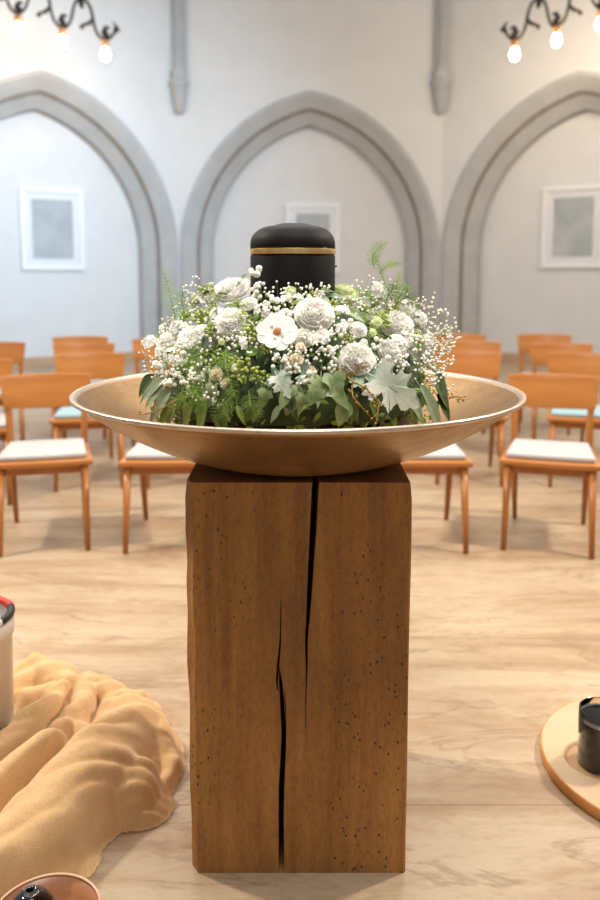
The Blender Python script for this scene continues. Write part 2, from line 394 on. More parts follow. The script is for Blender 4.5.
# ------------------------------------------------------------------ chandeliers
def chandelier(lamps_px, cpx, Y, label, wallY):
    """wall-bracketed wrought iron light with a scrolled bar and hanging bulbs; lamps_px = list of (px, py)"""
    c = at_y(cpx, -10, Y)
    root = empty('chandelier', c)
    loc = lambda px, py: at_y(px, py, Y) - c
    s = 1 if lamps_px[0][0] < cpx else -1
    for (px, py) in lamps_px:
        for mir in (0, 1):
            L = loc(px, py)
            if mir:
                if abs(px - cpx) < 5: continue
                L = Vector((-L.x, 0, L.z))
            sg = -1 if L.x < 0 else 1
            outer = (px, py) == lamps_px[0]
            k = Y/800
            P = lambda a, b: L + Vector((sg*a*k, 0, b*k))
            # U shaped scroll above the bulb: inner side climbs to the bar, outer side curls
            n_l = lamps_px.index((px, py))
            if n_l == 0: raw = [(-43, 12), (-36, 13), (-32, 20), (-30, 30), (-28, 38), (-22, 42), (-16, 38), (-12, 30), (-11, 20), (-9, 9), (-4, 3), (0, 1), (5, 3), (9, 8), (10, 13)]
            elif n_l == 1: raw = [(-12, 62), (-12, 45), (-12, 30), (-10, 14), (-6, 5), (0, 1)]
            else: raw = [(-14, 62), (-13, 40), (-12, 20), (-8, 7), (0, 1), (8, 7), (12, 20), (13, 40), (14, 62)]
            pts = []
            for i in range(len(raw)-1):
                for t in (0, .5): pts.append((raw[i][0]*(1-t)+raw[i+1][0]*t, raw[i][1]*(1-t)+raw[i+1][1]*t))
            pts.append(raw[-1])
            for _ in range(2): pts = [pts[0]] + [((pts[i-1][0]+2*pts[i][0]+pts[i+1][0])/4, (pts[i-1][1]+2*pts[i][1]+pts[i+1][1])/4) for i in range(1, len(pts)-1)] + [pts[-1]]
            mb = MB(); mb.tube([P(a, b) for a, b in pts], 1.5*k, 8)
            # leaf curls
            mb.tube([P(-11, 22), P(-15, 17), P(-20, 16), P(-22, 14)], [1.2*k, 2.2*k, 1.5*k, 2.2*k], 8)
            if n_l == 0: mb.tube([P(-22, 41), P(-22, 36), P(-21, 31)], [1.5*k, 3*k, 1.2*k], 8); mb.tube([P(9, 8), P(13, 11), P(8, 19)], [1.2*k, 2.4*k, .6*k], 8)
            mb.tube([P(2, 2), P(-2, 9), P(1, 14), P(5, 13)], [1.2*k, 2.2*k, 1.8*k, 1.2*k], 8)
            mb.ball(P(-22, 14), 2.4*k, 2); mb.ball(P(1, 6), 3.4*k, 2, (1, 1, 1.3)); mb.ball(P(1, 12), 2*k, 2)
            mb.build('arm', M['iron'], root)
            mb = MB(); mb.lathe([(0, 2), (3.2, 1.5), (4.2, -1), (3.4, -5), (2.6, -6), (0, -6)], 14)
            mb.v = [L + v*k for v in mb.v]; so = mb.build('socket', M['socket'], root)
            mb = MB(); mb.lathe([(0, -6), (2.2, -6.2), (2.8, -8), (3.9, -11), (3.8, -14), (2.4, -16.5), (0, -17)], 16)
            mb.v = [L + v*k for v in mb.v]; mb.build('bulb', M['bulb'], root)
    k = Y/800
    mb = MB(); mb.tube([(0, 0, -6*k), (0, 0, 60*k)], [3*k, 2.4*k], 10); mb.ball((0, 0, -8*k), 5*k, 2)
    x = max(abs(loc(p, q).x) for p, q in lamps_px)
    mb.tube([(-x+22*k, 0, 62*k + loc(*lamps_px[0]).z), (-x*.4, 0, 52*k), (0, 0, 46*k), (x*.4, 0, 52*k), (x-22*k, 0, 62*k + loc(*lamps_px[0]).z)], 1.8*k, 8)
    mb.tube([(0, 0, 50*k), (0, wallY - Y, 50*k)], 1.8*k, 8)
    mb.build('bracket', M['iron'], root)
    tag(root, label, 'chandelier', 'wrought iron lights on the apse wall'); return root
chandelier([(105, 42), (62, 30), (18, 17)], -25, 9.7, 'black scrolled iron light with glowing bulbs above the left arch', 10.6)
chandelier([(515, 42), (557, 28), (601, 12)], 645, 9.7, 'black scrolled iron light with glowing bulbs above the right arch', 10.55)

# ------------------------------------------------------------------ chairs
def make_chair():
    root = empty('wooden_chair', (0, 0, 0))
    # local: front toward -y, origin under the seat centre
    SZ = .425
    # seat frame board
    def slab(z0, z1, wf, wb, yf, yb, crv, n=10):
        out = []
        m = MB(); pts = []
        for i in range(n+1): t = i/n; pts.append((-wf/2 + wf*t, yf - crv*sin(pi*t)))
        for i in range(n+1): t = i/n; pts.append((wb/2 - wb*t, yb))
        k = len(pts); vs = [(x, y, z0) for x, y in pts] + [(x, y, z1) for x, y in pts]
        m.add(vs, [tuple(range(k))[::-1], tuple(range(k, 2*k))] + [(i, (i+1) % k, k+(i+1) % k, k+i) for i in range(k)])
        return m
    o = slab(SZ-.028, SZ, .455, .40, -.225, .20, .012).build('seat', M['chair_back'], root, bevel=.008)
    m = MB()
    m.box(-.185, .185, -.187, -.170, SZ-.07, SZ-.028); m.box(-.165, .165, .165, .18, SZ-.07, SZ-.028)
    for s in (-1, 1):
        T = Matrix.Translation((s*.18, 0, 0)); m.box(-.008, .008, -.18, .175, SZ-.07, SZ-.028, T)
    m.build('apron', M['chair_wood'], root, False)
    o = slab(SZ+.001, SZ+.026, .40, .36, -.195, .17, .008).build('seat_pad', M['pad_grey'], root, bevel=.009)
    for s in (-1, 1):
        m = MB(); m.tube([(s*.195, -.262, 0), (s*.188, -.195, SZ-.03)], [.0125, .020], 10); m.build('leg', M['chair_wood'], root)
        m = MB(); m.tube([(s*.172, .265, 0), (s*.176, .215, .22), (s*.180, .190, SZ), (s*.186, .215, .60), (s*.190, .245, .745)], [.012, .017, .019, .017, .012], 10); m.build('leg', M['chair_wood'], root)
    # curved backrest
    m = MB(); nx, nz = 16, 5; vs = []
    for d in (0, 1):
        for j in range(nz+1):
            tz = j/nz; z = .615 + .160*tz
            hw = .207 + .019*tz
            for i in range(nx+1):
                t = -1 + 2*i/nx
                zz = z + (.006*(1-t*t) if j == nz else 0) - (.010*(1-t*t) if j == 0 else 0)
                y = .200 + .030*tz + .035*(1-t*t) + d*.013 - .012
                vs.append((t*hw, y, zz))
    K = (nx+1)*(nz+1); fs = []
    for j in range(nz):
        for i in range(nx):
            a = j*(nx+1)+i; fs.append((a, a+1, a+nx+2, a+nx+1)); fs.append((K+a, K+a+nx+1, K+a+nx+2, K+a+1))
    bd = [i for i in range(nx+1)] + [j*(nx+1)+nx for j in range(1, nz+1)] + [nz*(nx+1)+i for i in range(nx-1, -1, -1)] + [j*(nx+1) for j in range(nz-1, 0, -1)]
    for q in range(len(bd)):
        a, b2 = bd[q], bd[(q+1) % len(bd)]; fs.append((a, b2, K+b2, K+a))
    m.add(vs, fs); m.build('backrest', M['chair_back'], root, bevel=.004)
    return root
chair0 = make_chair()
CH = [ # x of backrest, Y of backrest, rotation, pad, label
 (-1.305, 4.08, 14, 0, 'beech chair with grey pad at the left edge, front row, wholly in view'),
 (-.64, 4.10, 3, 0, 'beech chair with grey pad, front row, half behind the bowl on the left'),
 (.60, 4.10, -3, 0, 'beech chair with grey pad, front row, half behind the block on the right'),
 (1.295, 4.06, -18, 0, 'beech chair with grey pad, nearest on the right, right of the bowl rim'),
 (-1.37, 5.20, 12, 1, 'beech chair with pale blue pad behind the left front-row chair'),
 (-.78, 5.25, 6, 1, 'beech chair in the second row mostly hidden behind the bowl and left front-row chair'),
 (1.11, 5.30, -8, 0, 'beech chair in the second row, just right of the flowers behind the rim'),
 (1.85, 5.20, -16, 1, 'beech chair with pale blue pad cut by the right picture edge'),
 (-1.97, 4.80, 18, 0, 'beech chair of which only a backrest corner shows at the left edge'),
 (-1.62, 5.98, 12, 0, 'beech chair in the third row, left of the bowl'),
 (-2.32, 6.05, 18, 0, 'beech chair at the far left edge with one post against the white wall'),
 (-1.83, 6.65, 12, 0, 'beech chair backmost of the row of chairs one behind another on the left'),
 (-1.13, 6.45, 8, 0, 'beech chair far back touching the left side of the flowers'),
 (1.32, 6.15, -10, 0, 'beech chair in the third row, right of the flowers'),
 (1.39, 6.95, -10, 0, 'beech chair in the last row, right of the flowers'),
 (1.96, 5.98, -15, 0, 'beech chair in the third row behind the pale blue pad on the right'),
 (2.11, 6.90, -15, 0, 'beech chair in the last row on the right, post against the pale wall'),
]
for i, (x, y, a, pad, lab) in enumerate(CH):
    r = chair0 if i == 0 else copy_tree(chair0)
    ra = radians(a)
    # backrest centre sits .235 behind the origin
    dx, dy = -sin(ra)*.235, cos(ra)*.235
    r.location = (x - dx, y - dy, 0); r.rotation_euler = (0, 0, ra)
    tag(r, lab, 'chair', 'beech chairs in the nave')
    if pad:
        for c in children(r):
            if c.name.startswith('seat_pad'):
                c.data = c.data.copy(); c.data.materials[0] = M['pad_blue']; c['label'] = 'pale blue pad'

# ------------------------------------------------------------------ oak block
D0 = 1.835; FY = 1.60; HWC = .2315; ZT = .860; XC = -.0045
m = MB()
x0, x1, y0, y1 = XC-HWC, XC+HWC, FY, FY+2*HWC
foot = [(x0+.017, y0), (x1-.004, y0), (x1, y0+.004), (x1, y1-.008), (x1-.008, y1), (x0+.008, y1), (x0, y1-.008), (x0, y0+.024)]
k = len(foot); rows = 24; vs = []
for j in range(rows+1):
    z = ZT*j/rows
    for q, (x, y) in enumerate(foot):
        w = .0014*noise.noise(Vector((x*3, y*3, z*5 + q*7.7)))
        if q in (0, 7): w += .0035*noise.noise(Vector((q, 3.3, z*14)))
        t = max(0, (z-(ZT-.008))/.008)*.004 - .003*z/ZT
        vs.append((x + w - t*(1 if x > XC else -1), y + w*.3, z))
fs = [tuple(range(k))[::-1], tuple(rows*k + q for q in range(k))]
for j in range(rows):
    for q in range(k): fs.append((j*k+q, j*k+(q+1) % k, (j+1)*k+(q+1) % k, (j+1)*k+q))
m.add(vs, fs)
block = m.build('oak_block', M['oak_block'], smooth=False)
# scooped seat for the bowl and drying cracks are cut out of the timber
CAP_R, CAP_H, RIM_Z = .508, .180, 1.018
RS = (CAP_R**2 + CAP_H**2)/(2*CAP_H); BZ = RIM_Z - CAP_H
cut = MB()
cut.ball((XC, D0, BZ + RS - .0008), RS, 3)
cutters = []
m2 = MB(); m2.lathe([(0, BZ-.0015)] + [(RS*sin(a), BZ-.0015 + RS*(1-cos(a))) for a in [radians(2.5*i) for i in range(1, 13)]] + [(0, BZ + .4)], 64, XC, D0)
cutters.append(m2)
def crack(pts, depth):
    mm = MB(); vs = []
    for (px, py, w) in pts:
        p = at_y(px, py, FY); hw_ = w/2/500
        d = depth*min(1, w/5)
        wob = .0006*sin(py*.31)
        zz = p.z
        vs += [(p.x-hw_+wob, FY-.02, zz), (p.x+hw_+wob, FY-.02, zz), (p.x+.0012+wob*2, FY+d, zz), (p.x-.0012+wob*2, FY+d, zz)]
    n_ = len(pts)
    fs_ = [(0, 1, 2, 3), tuple(4*(n_-1)+i for i in (3, 2, 1, 0))]
    for i in range(n_-1):
        for j in range(4): fs_.append((4*i+j, 4*(i+1)+j, 4*(i+1)+(j+1) % 4, 4*i+(j+1) % 4))
    mm.add(vs, fs_); return mm
cutters.append(crack([(316.5, 440, 9), (316, 475, 8.5), (315, 500, 8), (313, 530, 8), (311.5, 560, 7), (309.5, 590, 6), (308, 615, 4.5), (306.5, 640, 3.4), (306.5, 670, 2), (306, 705, .8), (306, 728, .3)], .16))
cutters.append(crack([(281.5, 600, .4), (281, 625, 1.4), (280.5, 645, 2.2), (278.5, 665, 3.2), (277, 680, 2.6), (277.5, 690, .8)], .07))
cutters.append(crack([(279.5, 668, .6), (281, 682, 4), (282, 700, 5), (283.5, 735, 6), (283, 760, 6.5), (281.5, 790, 7), (281, 820, 6.5), (281.5, 850, 7), (281.5, 870.5, 7)], .14))
cutters.append(crack([(284.5, 690, .4), (285.5, 715, 1.6), (286, 745, 1.2), (286, 752, .3)], .05))
def apply_mods(o):
    dg = bpy.context.evaluated_depsgraph_get(); dg.update()
    me = bpy.data.meshes.new_from_object(o.evaluated_get(dg)); old = o.data; o.modifiers.clear(); o.data = me; bpy.data.meshes.remove(old)
for i, cm in enumerate(cutters):
    co = cm.build('cutter', M['oak_block'], smooth=False)
    md = block.modifiers.new('cut', 'BOOLEAN'); md.operation = 'DIFFERENCE'; md.solver = 'EXACT'; md.object = co
    apply_mods(block)
    me_ = co.data; bpy.data.objects.remove(co); bpy.data.meshes.remove(me_)
tag(block, 'tall squared oak block with two long drying cracks, carrying the bronze bowl', 'pedestal')

# ------------------------------------------------------------------ bronze bowl
root = empty('bronze_bowl', (XC, D0, BZ))
m = MB(); th = .006; amax = math.asin(CAP_R/RS)
outer = [(RS*sin(amax*i/28), RS*(1-cos(amax*i/28))) for i in range(29)]
innr = [((RS-th)*sin(amax*i/28), RS-(RS-th)*cos(amax*i/28)) for i in range(29)]
m.lathe(outer + innr[::-1], 128)
m.build('body', M['bronze'], root)
m = MB(); rz = CAP_H + .001; m.lathe([(CAP_R-.016, rz-.008), (CAP_R-.012, rz-.001), (CAP_R-.004, rz+.0035), (CAP_R+.0015, rz+.001), (CAP_R+.001, rz-.004), (CAP_R-.006, rz-.007)], 128)
m.build('rim', M['bronze_rim'], root)['label'] = 'pale worn rim'
tag(root, 'wide shallow bronze bowl resting on the oak block', 'bowl')
root.rotation_euler = (0, radians(-.0), 0)

# ------------------------------------------------------------------ urn
UX, UY, UB = -.0165, D0, 1.09
u = empty('urn', (UX, UY, UB))
R_ = .0965; prof = [(0, 0), (R_-.008, 0), (R_, .008), (R_, .232)]
m = MB(); m.lathe(prof + [(R_-.002, .238), (0, .238)], 72); sharp(m.build('body', M['urn'], u), 50)
m = MB(); m.lathe([(R_-.002, .2385), (R_+.0012, .2385), (R_+.0016, .2395), (R_+.0016, .2495), (R_+.0012, .2505), (R_-.002, .2505)], 72); b_ = m.build('band', M['gold'], u); sharp(b_, 50); b_['label'] = 'thin gold band'
m = MB(); lid = [(R_, .251), (R_, .262)]
for i in range(1, 13):
    a = pi/2*i/12; lid.append(((R_-.048) + .048*cos(a) if i < 12 else R_-.048, .262 + .040*sin(a)))
lid += [(.03, .3075), (0, .308)]
m.lathe([(R_-.003, .250)] + lid, 72); m.build('lid', M['urn'], u)
m = MB(); m.ball((R_+.002, 0, .212), .0025, 2); m.build('pin', M['urn'], u)
tag(u, 'matt black cylindrical urn with a domed lid and gold band, ringed by white flowers', 'urn')

# ------------------------------------------------------------------ flower arrangement
EC = Vector((-.013, D0, 1.005)); ER = Vector((.330, .325, .235))
fl = empty('flower_arrangement', (XC, D0, BZ))
tag(fl, 'dense ring of white flowers, berries and greenery around the black urn in the bowl', 'flower arrangement')
FO = Vector((XC, D0, BZ))
def hit(px, py, inset=0.0):
    """point and outward normal where a sight line meets the arrangement's domed surface"""
    o = Vector((0, 0, H)); d = ray(px, py).normalized(); R = ER - Vector((inset,)*3)
    oo = o - EC; A = sum((d[i]/R[i])**2 for i in range(3)); B = 2*sum(oo[i]*d[i]/R[i]**2 for i in range(3)); Cc = sum((oo[i]/R[i])**2 for i in range(3)) - 1
    disc = B*B-4*A*Cc
    t = (-B - sqrt(disc))/(2*A) if disc > 0 else -B/(2*A)
    p = o + d*t
    n = Vector([(p[i]-EC[i])/ER[i]**2 for i in range(3)]).normalized()
    return p, n
def place(me, name, p, n, size, spin=None, label=None):
    o = bpy.data.objects.new(name, me); C.objects.link(o); o.parent = fl
    q = Vector((0, 0, 1)).rotation_difference(n) @ Quaternion((0, 0, 1), rnd.uniform(0, 6.28) if spin is None else spin)
    o.rotation_mode = 'QUATERNION'; o.rotation_quaternion = q; o.location = p - FO; o.scale = (size,)*3
    if label: o['label'] = label
    return o
def petal(m, a, r0, r1, z0, z1, w, cup=.2, ruf=0, nu=4, nv=6, tip=.5, seed=0, wtip=1.0):
    """a petal patch from (r0,z0) to (r1,z1) at azimuth a"""
    vs = []
    for i in range(nu+1):
        t = i/nu
        for j in range(nv+1):
            s = -1 + 2*j/nv
            ww = w*(.35 + .65*sin(pi*min(1, t*.62+.08)))*(wtip if i == nu else 1)
            rr = r0 + (r1-r0)*t - (r1-r0)*tip*.35*s*s*t
            zz = z0 + (z1-z0)*t + cup*(s*s)*t*.5 - .25*(r1-r0)*t*t*0
            if ruf: 
                f = ruf*t*t*(sin(j*2.6+seed*3.1) + .6*sin(j*4.9+seed)); zz += f; rr += ruf*.7*t*t*cos(j*3.3+seed*2)
            x, y = rr, ww*s
            vs.append((x*cos(a)-y*sin(a), x*sin(a)+y*cos(a), zz))
    m.add(vs, [(i*(nv+1)+j, i*(nv+1)+j+1, (i+1)*(nv+1)+j+1, (i+1)*(nv+1)+j) for i in range(nu) for j in range(nv)])
def carnation(seed):
    r = random.Random(seed); m = MB()
    for L in range(8):
        t = L/7; n = [11, 11, 10, 9, 8, 7, 5, 4][L]
        for k_ in range(n):
            a = 2*pi*k_/n + r.uniform(-.2, .2) + L*.5
            r1 = 1.0 - .80*t; petal(m, a, .04, r1*r.uniform(.84, 1.10), -.35+.25*t, .02 + .62*sqrt(max(0, 1-(1-t)**2)) - .08*(1-t) + r.uniform(-.03, .03), .42-.14*t, .06, .04, 5, 9, .15, r.uniform(0, 9))
    m.ball((0, 0, -.08), .80, 3, (1, 1, .72))
    return m.mesh('carnation', M['petal'])
def rose(seed, mat, open_=1.0):
    r = random.Random(seed); m = MB()
    for L in range(6):
        t = L/5; n = [6, 5, 5, 4, 3, 3][L]
        for k_ in range(n):
            a = 2*pi*k_/n + L*.65 + r.uniform(-.1, .1)
            r1 = (1.0*open_)*(1-t) + .22*t
            petal(m, a, .10, r1, -.35, .05 + .55*t, .52*(1-t) + .26*t, -.08 - .15*t, .02, 6, 8, .25, r.uniform(0, 9))
            # curl inner petals around the centre
    m.ball((0, 0, .25), .22, 2, (1, 1, 1.5)); m.ball((0, 0, -.1), .7, 3, (1, 1, .5))
    return m.mesh('rose', mat)
def daisy():
    m = MB()
    for k_ in range(9):
        a = 2*pi*k_/9; petal(m, a, .10, 1.0 + .05*sin(k_*2.3), .04, .10+.05*(k_ % 2), .36, .12, .012, 6, 8, .3, k_, .85)
    return m.mesh('open_daisy', M['petal'])
def eye():
    m = MB(); m.ball((0, 0, .08), .17, 2, (1, 1, .6))
    for i in range(26):
        a = i*2.4; q = .16*sqrt(i/26)+.06; m.ball((q*cos(a), q*sin(a), .14), .03, 1)
    return m.mesh('flower_eye', M['eye'])
def bud(mat):
    m = MB(); m.ball((0, 0, .5), .42, 3, (1, 1, 1.4))
    for k_ in range(5):
        a = 2*pi*k_/5; petal(m, a, .30, .52, -.1, 1.0, .42, -.1, .02, 5, 6, .5, k_)
    m.tube([(0, 0, -1.2), (0, 0, 0)], .06, 6)
    return m.mesh('rosebud', mat)
def berries(seed, n, spread, br=.26):
    r = random.Random(seed); m = MB()
    for i in range(n):
        p = Vector((r.gauss(0, 1), r.gauss(0, 1), abs(r.gauss(0, .8)))).normalized()*spread*r.uniform(.6, 1)
        m.cur = 0; m.ball(p, br*r.uniform(.8, 1.1), 2)
        m.cur = 1; m.tube([(0, 0, -spread), p], .04, 5, False)
    return m.mesh('snowberry_cluster', [M['berry'], M['stem']])
def limebuds(seed, white=False):
    r = random.Random(seed); m = MB()
    for i in range(34):
        d = Vector((r.gauss(0, 1), r.gauss(0, 1), abs(r.gauss(0, 1))+.1)).normalized(); p = d*r.uniform(.75, 1.0)
        m.cur = 1; m.tube([d*.1, p*.8], .035, 4, False)
        m.cur = 0; m.tube([p*.72, p*.86, p], [.05, .12, .02], 6)
    return m.mesh('lime_bud_cluster', [M['bud_green'] if not white else M['petal'], M['stem']])
def starlet(seed):
    """cluster of small five petalled white florets"""
    r = random.Random(seed); m = MB()
    for i in range(9):
        d = Vector((r.gauss(0, 1), r.gauss(0, 1), abs(r.gauss(0, 1))+.3)).normalized(); q = Vector((0, 0, 1)).rotation_difference(d); c = d*.8
        mm = MB()
        for k_ in range(5): petal(mm, 2*pi*k_/5 + i, .03, .38, 0, .05, .15, .05, 0, 3, 4, .5, k_, .6)
        mm.ball((0, 0, .02), .07, 1)
        m.add([q @ v + c for v in mm.v], mm.f)
    m.cur = 1
    return m.mesh('white_floret_cluster', [M['petal'], M['stem']])
def ovate(mat, wid=.34, name='ovate_leaf', fold=.12, droop=.25):
    m = MB(); n, w_ = 10, 4; vs = []
    for i in range(n+1):
        t = i/n; hw_ = wid*sin(pi*t**.75)**.9 if 0 < t < 1 else .004
        for j in range(-w_, w_+1):
            s = j/w_; vs.append((t, s*hw_, fold*abs(s)*hw_*2 - droop*t*t + .012*sin(9*t)*abs(s)))
    W = 2*w_+1; m.add(vs, [(i*W+j, i*W+j+1, (i+1)*W+j+1, (i+1)*W+j) for i in range(n) for j in range(W-1)])
    m.tube([(-.18, 0, .0), (0, 0, 0), (.45, 0, -.055)], [.012, .014, .008], 5)
    return m.mesh(name, mat)
def lobed(mat, outline, name, serr=0, droop=.2):
    m = MB(); pts = []
    full = outline + [(x, -y) for x, y in outline[::-1][1:-1]]
    # subdivide outline
    out = []
    for i in range(len(full)):
        a, b2 = full[i], full[(i+1) % len(full)]
        for t in (0, .25, .5, .75):
            x, y = a[0]*(1-t)+b2[0]*t, a[1]*(1-t)+b2[1]*t
            if serr and t == .5: x += serr*noise.noise(Vector((x*9, y*9, 1))); y += serr*noise.noise(Vector((x*9, y*9, 5)))
            out.append((x, y))
    cx, cy = .30, 0; rings = 5; vs = [(cx, cy, -droop*cx*cx)]
    for r_ in range(1, rings+1):
        q = r_/rings
        for (x, y) in out:
            X, Y = cx+(x-cx)*q, y*q
            vs.append((X, Y, -droop*X*X + .10*abs(Y) + .03*sin(8*X+3*Y)*q))
    K = len(out); fs = [(0, 1+i, 1+(i+1) % K) for i in range(K)]
    for r_ in range(rings-1):
        for i in range(K):
            a = 1+r_*K+i; b2 = 1+r_*K+(i+1) % K; fs.append((a, a+K, b2+K, b2))
    m.add(vs, fs); m.tube([(-.25, 0, -.03), (0, 0, 0), (.5, 0, -.05)], [.012, .014, .008], 5)
    return m.mesh(name, mat)
ivy_o = [(0, 0), (-.10, .12), (-.10, .26), (.02, .33), (.14, .42), (.24, .30), (.34, .24), (.48, .23), (.64, .19), (.82, .08), (1.04, 0)]
maple_o = [(0, 0), (-.04, .12), (-.14, .24), (-.04, .27), (-.06, .40), (.06, .36), (.16, .42), (.17, .28), (.24, .17), (.32, .26), (.34, .40), (.44, .36), (.54, .44), (.56, .32), (.58, .20), (.66, .15), (.72, .24), (.80, .20), (.84, .10), (.92, .09), (1.0, 0)]
me_car = [carnation(i) for i in range(3)]
me_rose = [rose(11, M['petal']), rose(12, M['petal'], .85)]
me_rg = rose(13, M['petal_green'], .9); me_rc = rose(14, M['petal_cream'], .85)
me_daisy, me_eye = daisy(), eye()
me_bud = bud(M['petal_green']); me_budw = bud(M['petal'])
me_ber = [berries(21, 6, .55, .30), berries(22, 12, .8, .2), berries(23, 9, .75, .23)]
me_lime = [limebuds(31), limebuds(32)]
me_star = [starlet(41), starlet(42)]
me_ov = {k_: ovate(M[k_]) for k_ in ('leaf_dark', 'leaf_mid', 'leaf_sage', 'leaf_pale')}; me_ov['leaf_sage'] = ovate(M['leaf_sage'], .17); me_ov['leaf_mid'] = ovate(M['leaf_mid'], .15); me_ov['leaf_dark'] = ovate(M['leaf_dark'], .24)
me_ivy = lobed(M['leaf_pale'], ivy_o, 'ivy_leaf'); me_ivd = lobed(M['leaf_dark'], ivy_o, 'ivy_leaf')
me_map = lobed(M['leaf_silver'], maple_o, 'silver_maple_leaf', .05, .3); me_tea = lobed(M['leaf_teal'], maple_o, 'teal_maple_leaf', .05, .2)
def toward(n, up=.15, cam_=.35):
    return (n + Vector((0, -cam_, up))).normalized()
def F(me, name, px, py, dpx, out=0.0, lab=None, inset=0, lean=.7, spin=None):
    p, n = hit(px, py, inset); s = dpx/2*p.y/FPX
    o = place(me, name, p + n*out, toward(n, .15, lean), s, spin, lab); return o
# large blooms
F(me_rose[0], 'white_rose', 231, 291, 44, .0); F(me_car[0], 'white_carnation', 233, 329, 36, .012); F(me_rose[1], 'white_rose', 193, 341, 32, .012)
F(me_car[1], 'white_carnation', 313, 323, 40, .018); F(me_rg, 'greenish_rose', 344, 297, 38, .004); F(me_car[0], 'white_carnation', 353, 366, 38, .02)
F(me_car[2], 'white_carnation', 394, 332, 36, .014); F(me_rose[1], 'white_rose', 356, 334, 22, .012); F(me_car[1], 'white_carnation', 303, 340, 22, .004)
F(me_car[0], 'white_carnation', 386, 355, 26, .012); F(me_rose[0], 'white_rose', 250, 308, 18, .01); F(me_rose[1], 'white_rose', 322, 338, 20, .006)
F(me_car[1], 'white_carnation', 170, 352, 26, .008); F(me_car[2], 'white_carnation', 262, 298, 18, .008)
d_ = F(me_daisy, 'open_daisy', 279, 343, 42, .030, lean=.6)
e_ = bpy.data.objects.new('flower_eye', me_eye); C.objects.link(e_); e_.parent = d_
for a in ((220, 377, 17), (230, 386, 15), (296, 364, 17), (309, 375, 16), (300, 352, 12)): F(me_rc, 'cream_rose', *a, .016)
for a in ((291, 303, 19), (371, 331, 20), (368, 340, 14), (226, 348, 12)): F(me_bud, 'green_rosebud', *a, .014)
for a in ((204, 305, 14), (283, 322, 14), (403, 322, 16), (360, 348, 14)): F(me_budw, 'white_rosebud', *a, .01)
F(me_rg, 'greenish_rose', 339, 290, 26, -.004); F(me_rg, 'greenish_rose', 405, 312, 20, .0)
for i, a in enumerate(((255, 273, 24), (262, 300, 26), (277, 312, 26), (286, 322, 22), (282, 367, 24), (292, 372, 20), (306, 380, 22), (327, 349, 24), (336, 338, 24), (344, 330, 20), (332, 360, 20), (328, 372, 18), (167, 372, 26), (180, 382, 26), (195, 384, 24), (188, 362, 24), (203, 377, 22), (374, 350, 22), (380, 366, 22), (408, 348, 24), (398, 364, 20), (412, 330, 20), (172, 336, 20), (199, 318, 22), (216, 310, 20), (222, 402, 16), (273, 327, 18), (318, 304, 18), (372, 308, 20), (386, 315, 20))):
    if i == 0:
        p = at_y(255, 273, 1.60); place(me_ber[0], 'snowberry_cluster', p, Vector((.2, -.5, .8)).normalized(), 11*p.y/FPX)
    else: F(me_ber[i % 3], 'snowberry_cluster', *a, .016)
for i, a in enumerate(((248, 374, 34), (237, 368, 22), (262, 380, 22), (252, 338, 26), (245, 325, 22), (206, 326, 28), (216, 336, 22), (164, 346, 18), (386, 322, 22), (378, 326, 24), (397, 318, 20), (209, 297, 22), (200, 308, 18), (412, 342, 20), (360, 316, 20), (346, 345, 16), (330, 312, 18), (299, 312, 18), (268, 352, 18), (240, 312, 18), (190, 322, 20), (176, 356, 18), (216, 318, 20), (270, 330, 14), (222, 360, 18), (312, 303, 16))): F(me_lime[i % 2], 'lime_bud_cluster', *a, .012)
for i, a in enumerate(((158, 350, 26), (175, 345, 24), (184, 335, 24), (205, 312, 26), (212, 300, 18), (240, 372, 16), (403, 316, 26), (413, 326, 24), (418, 345, 26), (392, 350, 26), (285, 306, 18), (298, 306, 14), (264, 318, 20), (206, 340, 24), (178, 360, 22), (372, 298, 24), (384, 304, 24), (340, 320, 20), (318, 348, 20), (246, 348, 16), (222, 322, 22), (190, 350, 22), (398, 345, 22))): F(me_star[i % 2], 'white_floret_cluster', *a, .014)
# leaves: position, direction in the picture plane (deg, 0 = right, 90 = up), length px
def leaf(me, name, px, py, ang, Lpx, tilt=.45, out=.01, lab=None, Y=None):
    p, n = hit(px, py) if Y is None else (at_y(px, py, Y), Vector((0, -1, .3)).normalized())
    a = radians(ang + rnd.uniform(-10, 10)); d = Vector((cos(a), 0, sin(a)))
    n = (n + Vector((rnd.uniform(-.5, .5), -.5, .25 + rnd.uniform(-.3, .5)))).normalized()
    x = (d - n*d.dot(n)).normalized(); x = (x - n*tilt*.3).normalized(); z = (n - x*n.dot(x)).normalized(); y = z.cross(x)
    Mx = Matrix((x, y, z)).transposed()
    o = bpy.data.objects.new(name, me); C.objects.link(o); o.parent = fl; o.rotation_mode = 'QUATERNION'; o.rotation_quaternion = Mx.to_quaternion()
    o.location = p + n*out - FO; o.scale = (Lpx*p.y/FPX,)*3
    if lab: o['label'] = lab
    return o
for a in ((286, 392, 245, 26), (318, 384, 262, 30), (327, 382, 285, 34), (314, 392, 225, 26), (334, 392, 305, 28), (222, 388, 255, 22), (270, 392, 255, 22), (306, 396, 265, 22)): leaf(me_ivy, 'ivy_leaf', *a, out=.03)
for a in ((242, 385, 262, 30), (253, 402, 250, 26), (345, 398, 300, 30), (290, 402, 280, 24)): leaf(me_ivd, 'ivy_leaf', *a, out=.015)
leaf(me_map, 'silver_leaf', 372, 382, 328, 54, .2, .05, 'large pale silver leaf over the rim'); leaf(me_tea, 'teal_leaf', 352, 378, 10, 44, .2, .02); leaf(me_tea, 'teal_leaf', 290, 378, 205, 28, .2, .02)
leaf(me_map, 'silver_leaf', 282, 382, 300, 26, .2, .035); leaf(me_tea, 'teal_leaf', 318, 300, 60, 30, .0, .01); leaf(me_tea, 'teal_leaf', 300, 376, 330, 26, .1, .02); leaf(me_tea, 'teal_leaf', 364, 300, 30, 26, .0, .01)
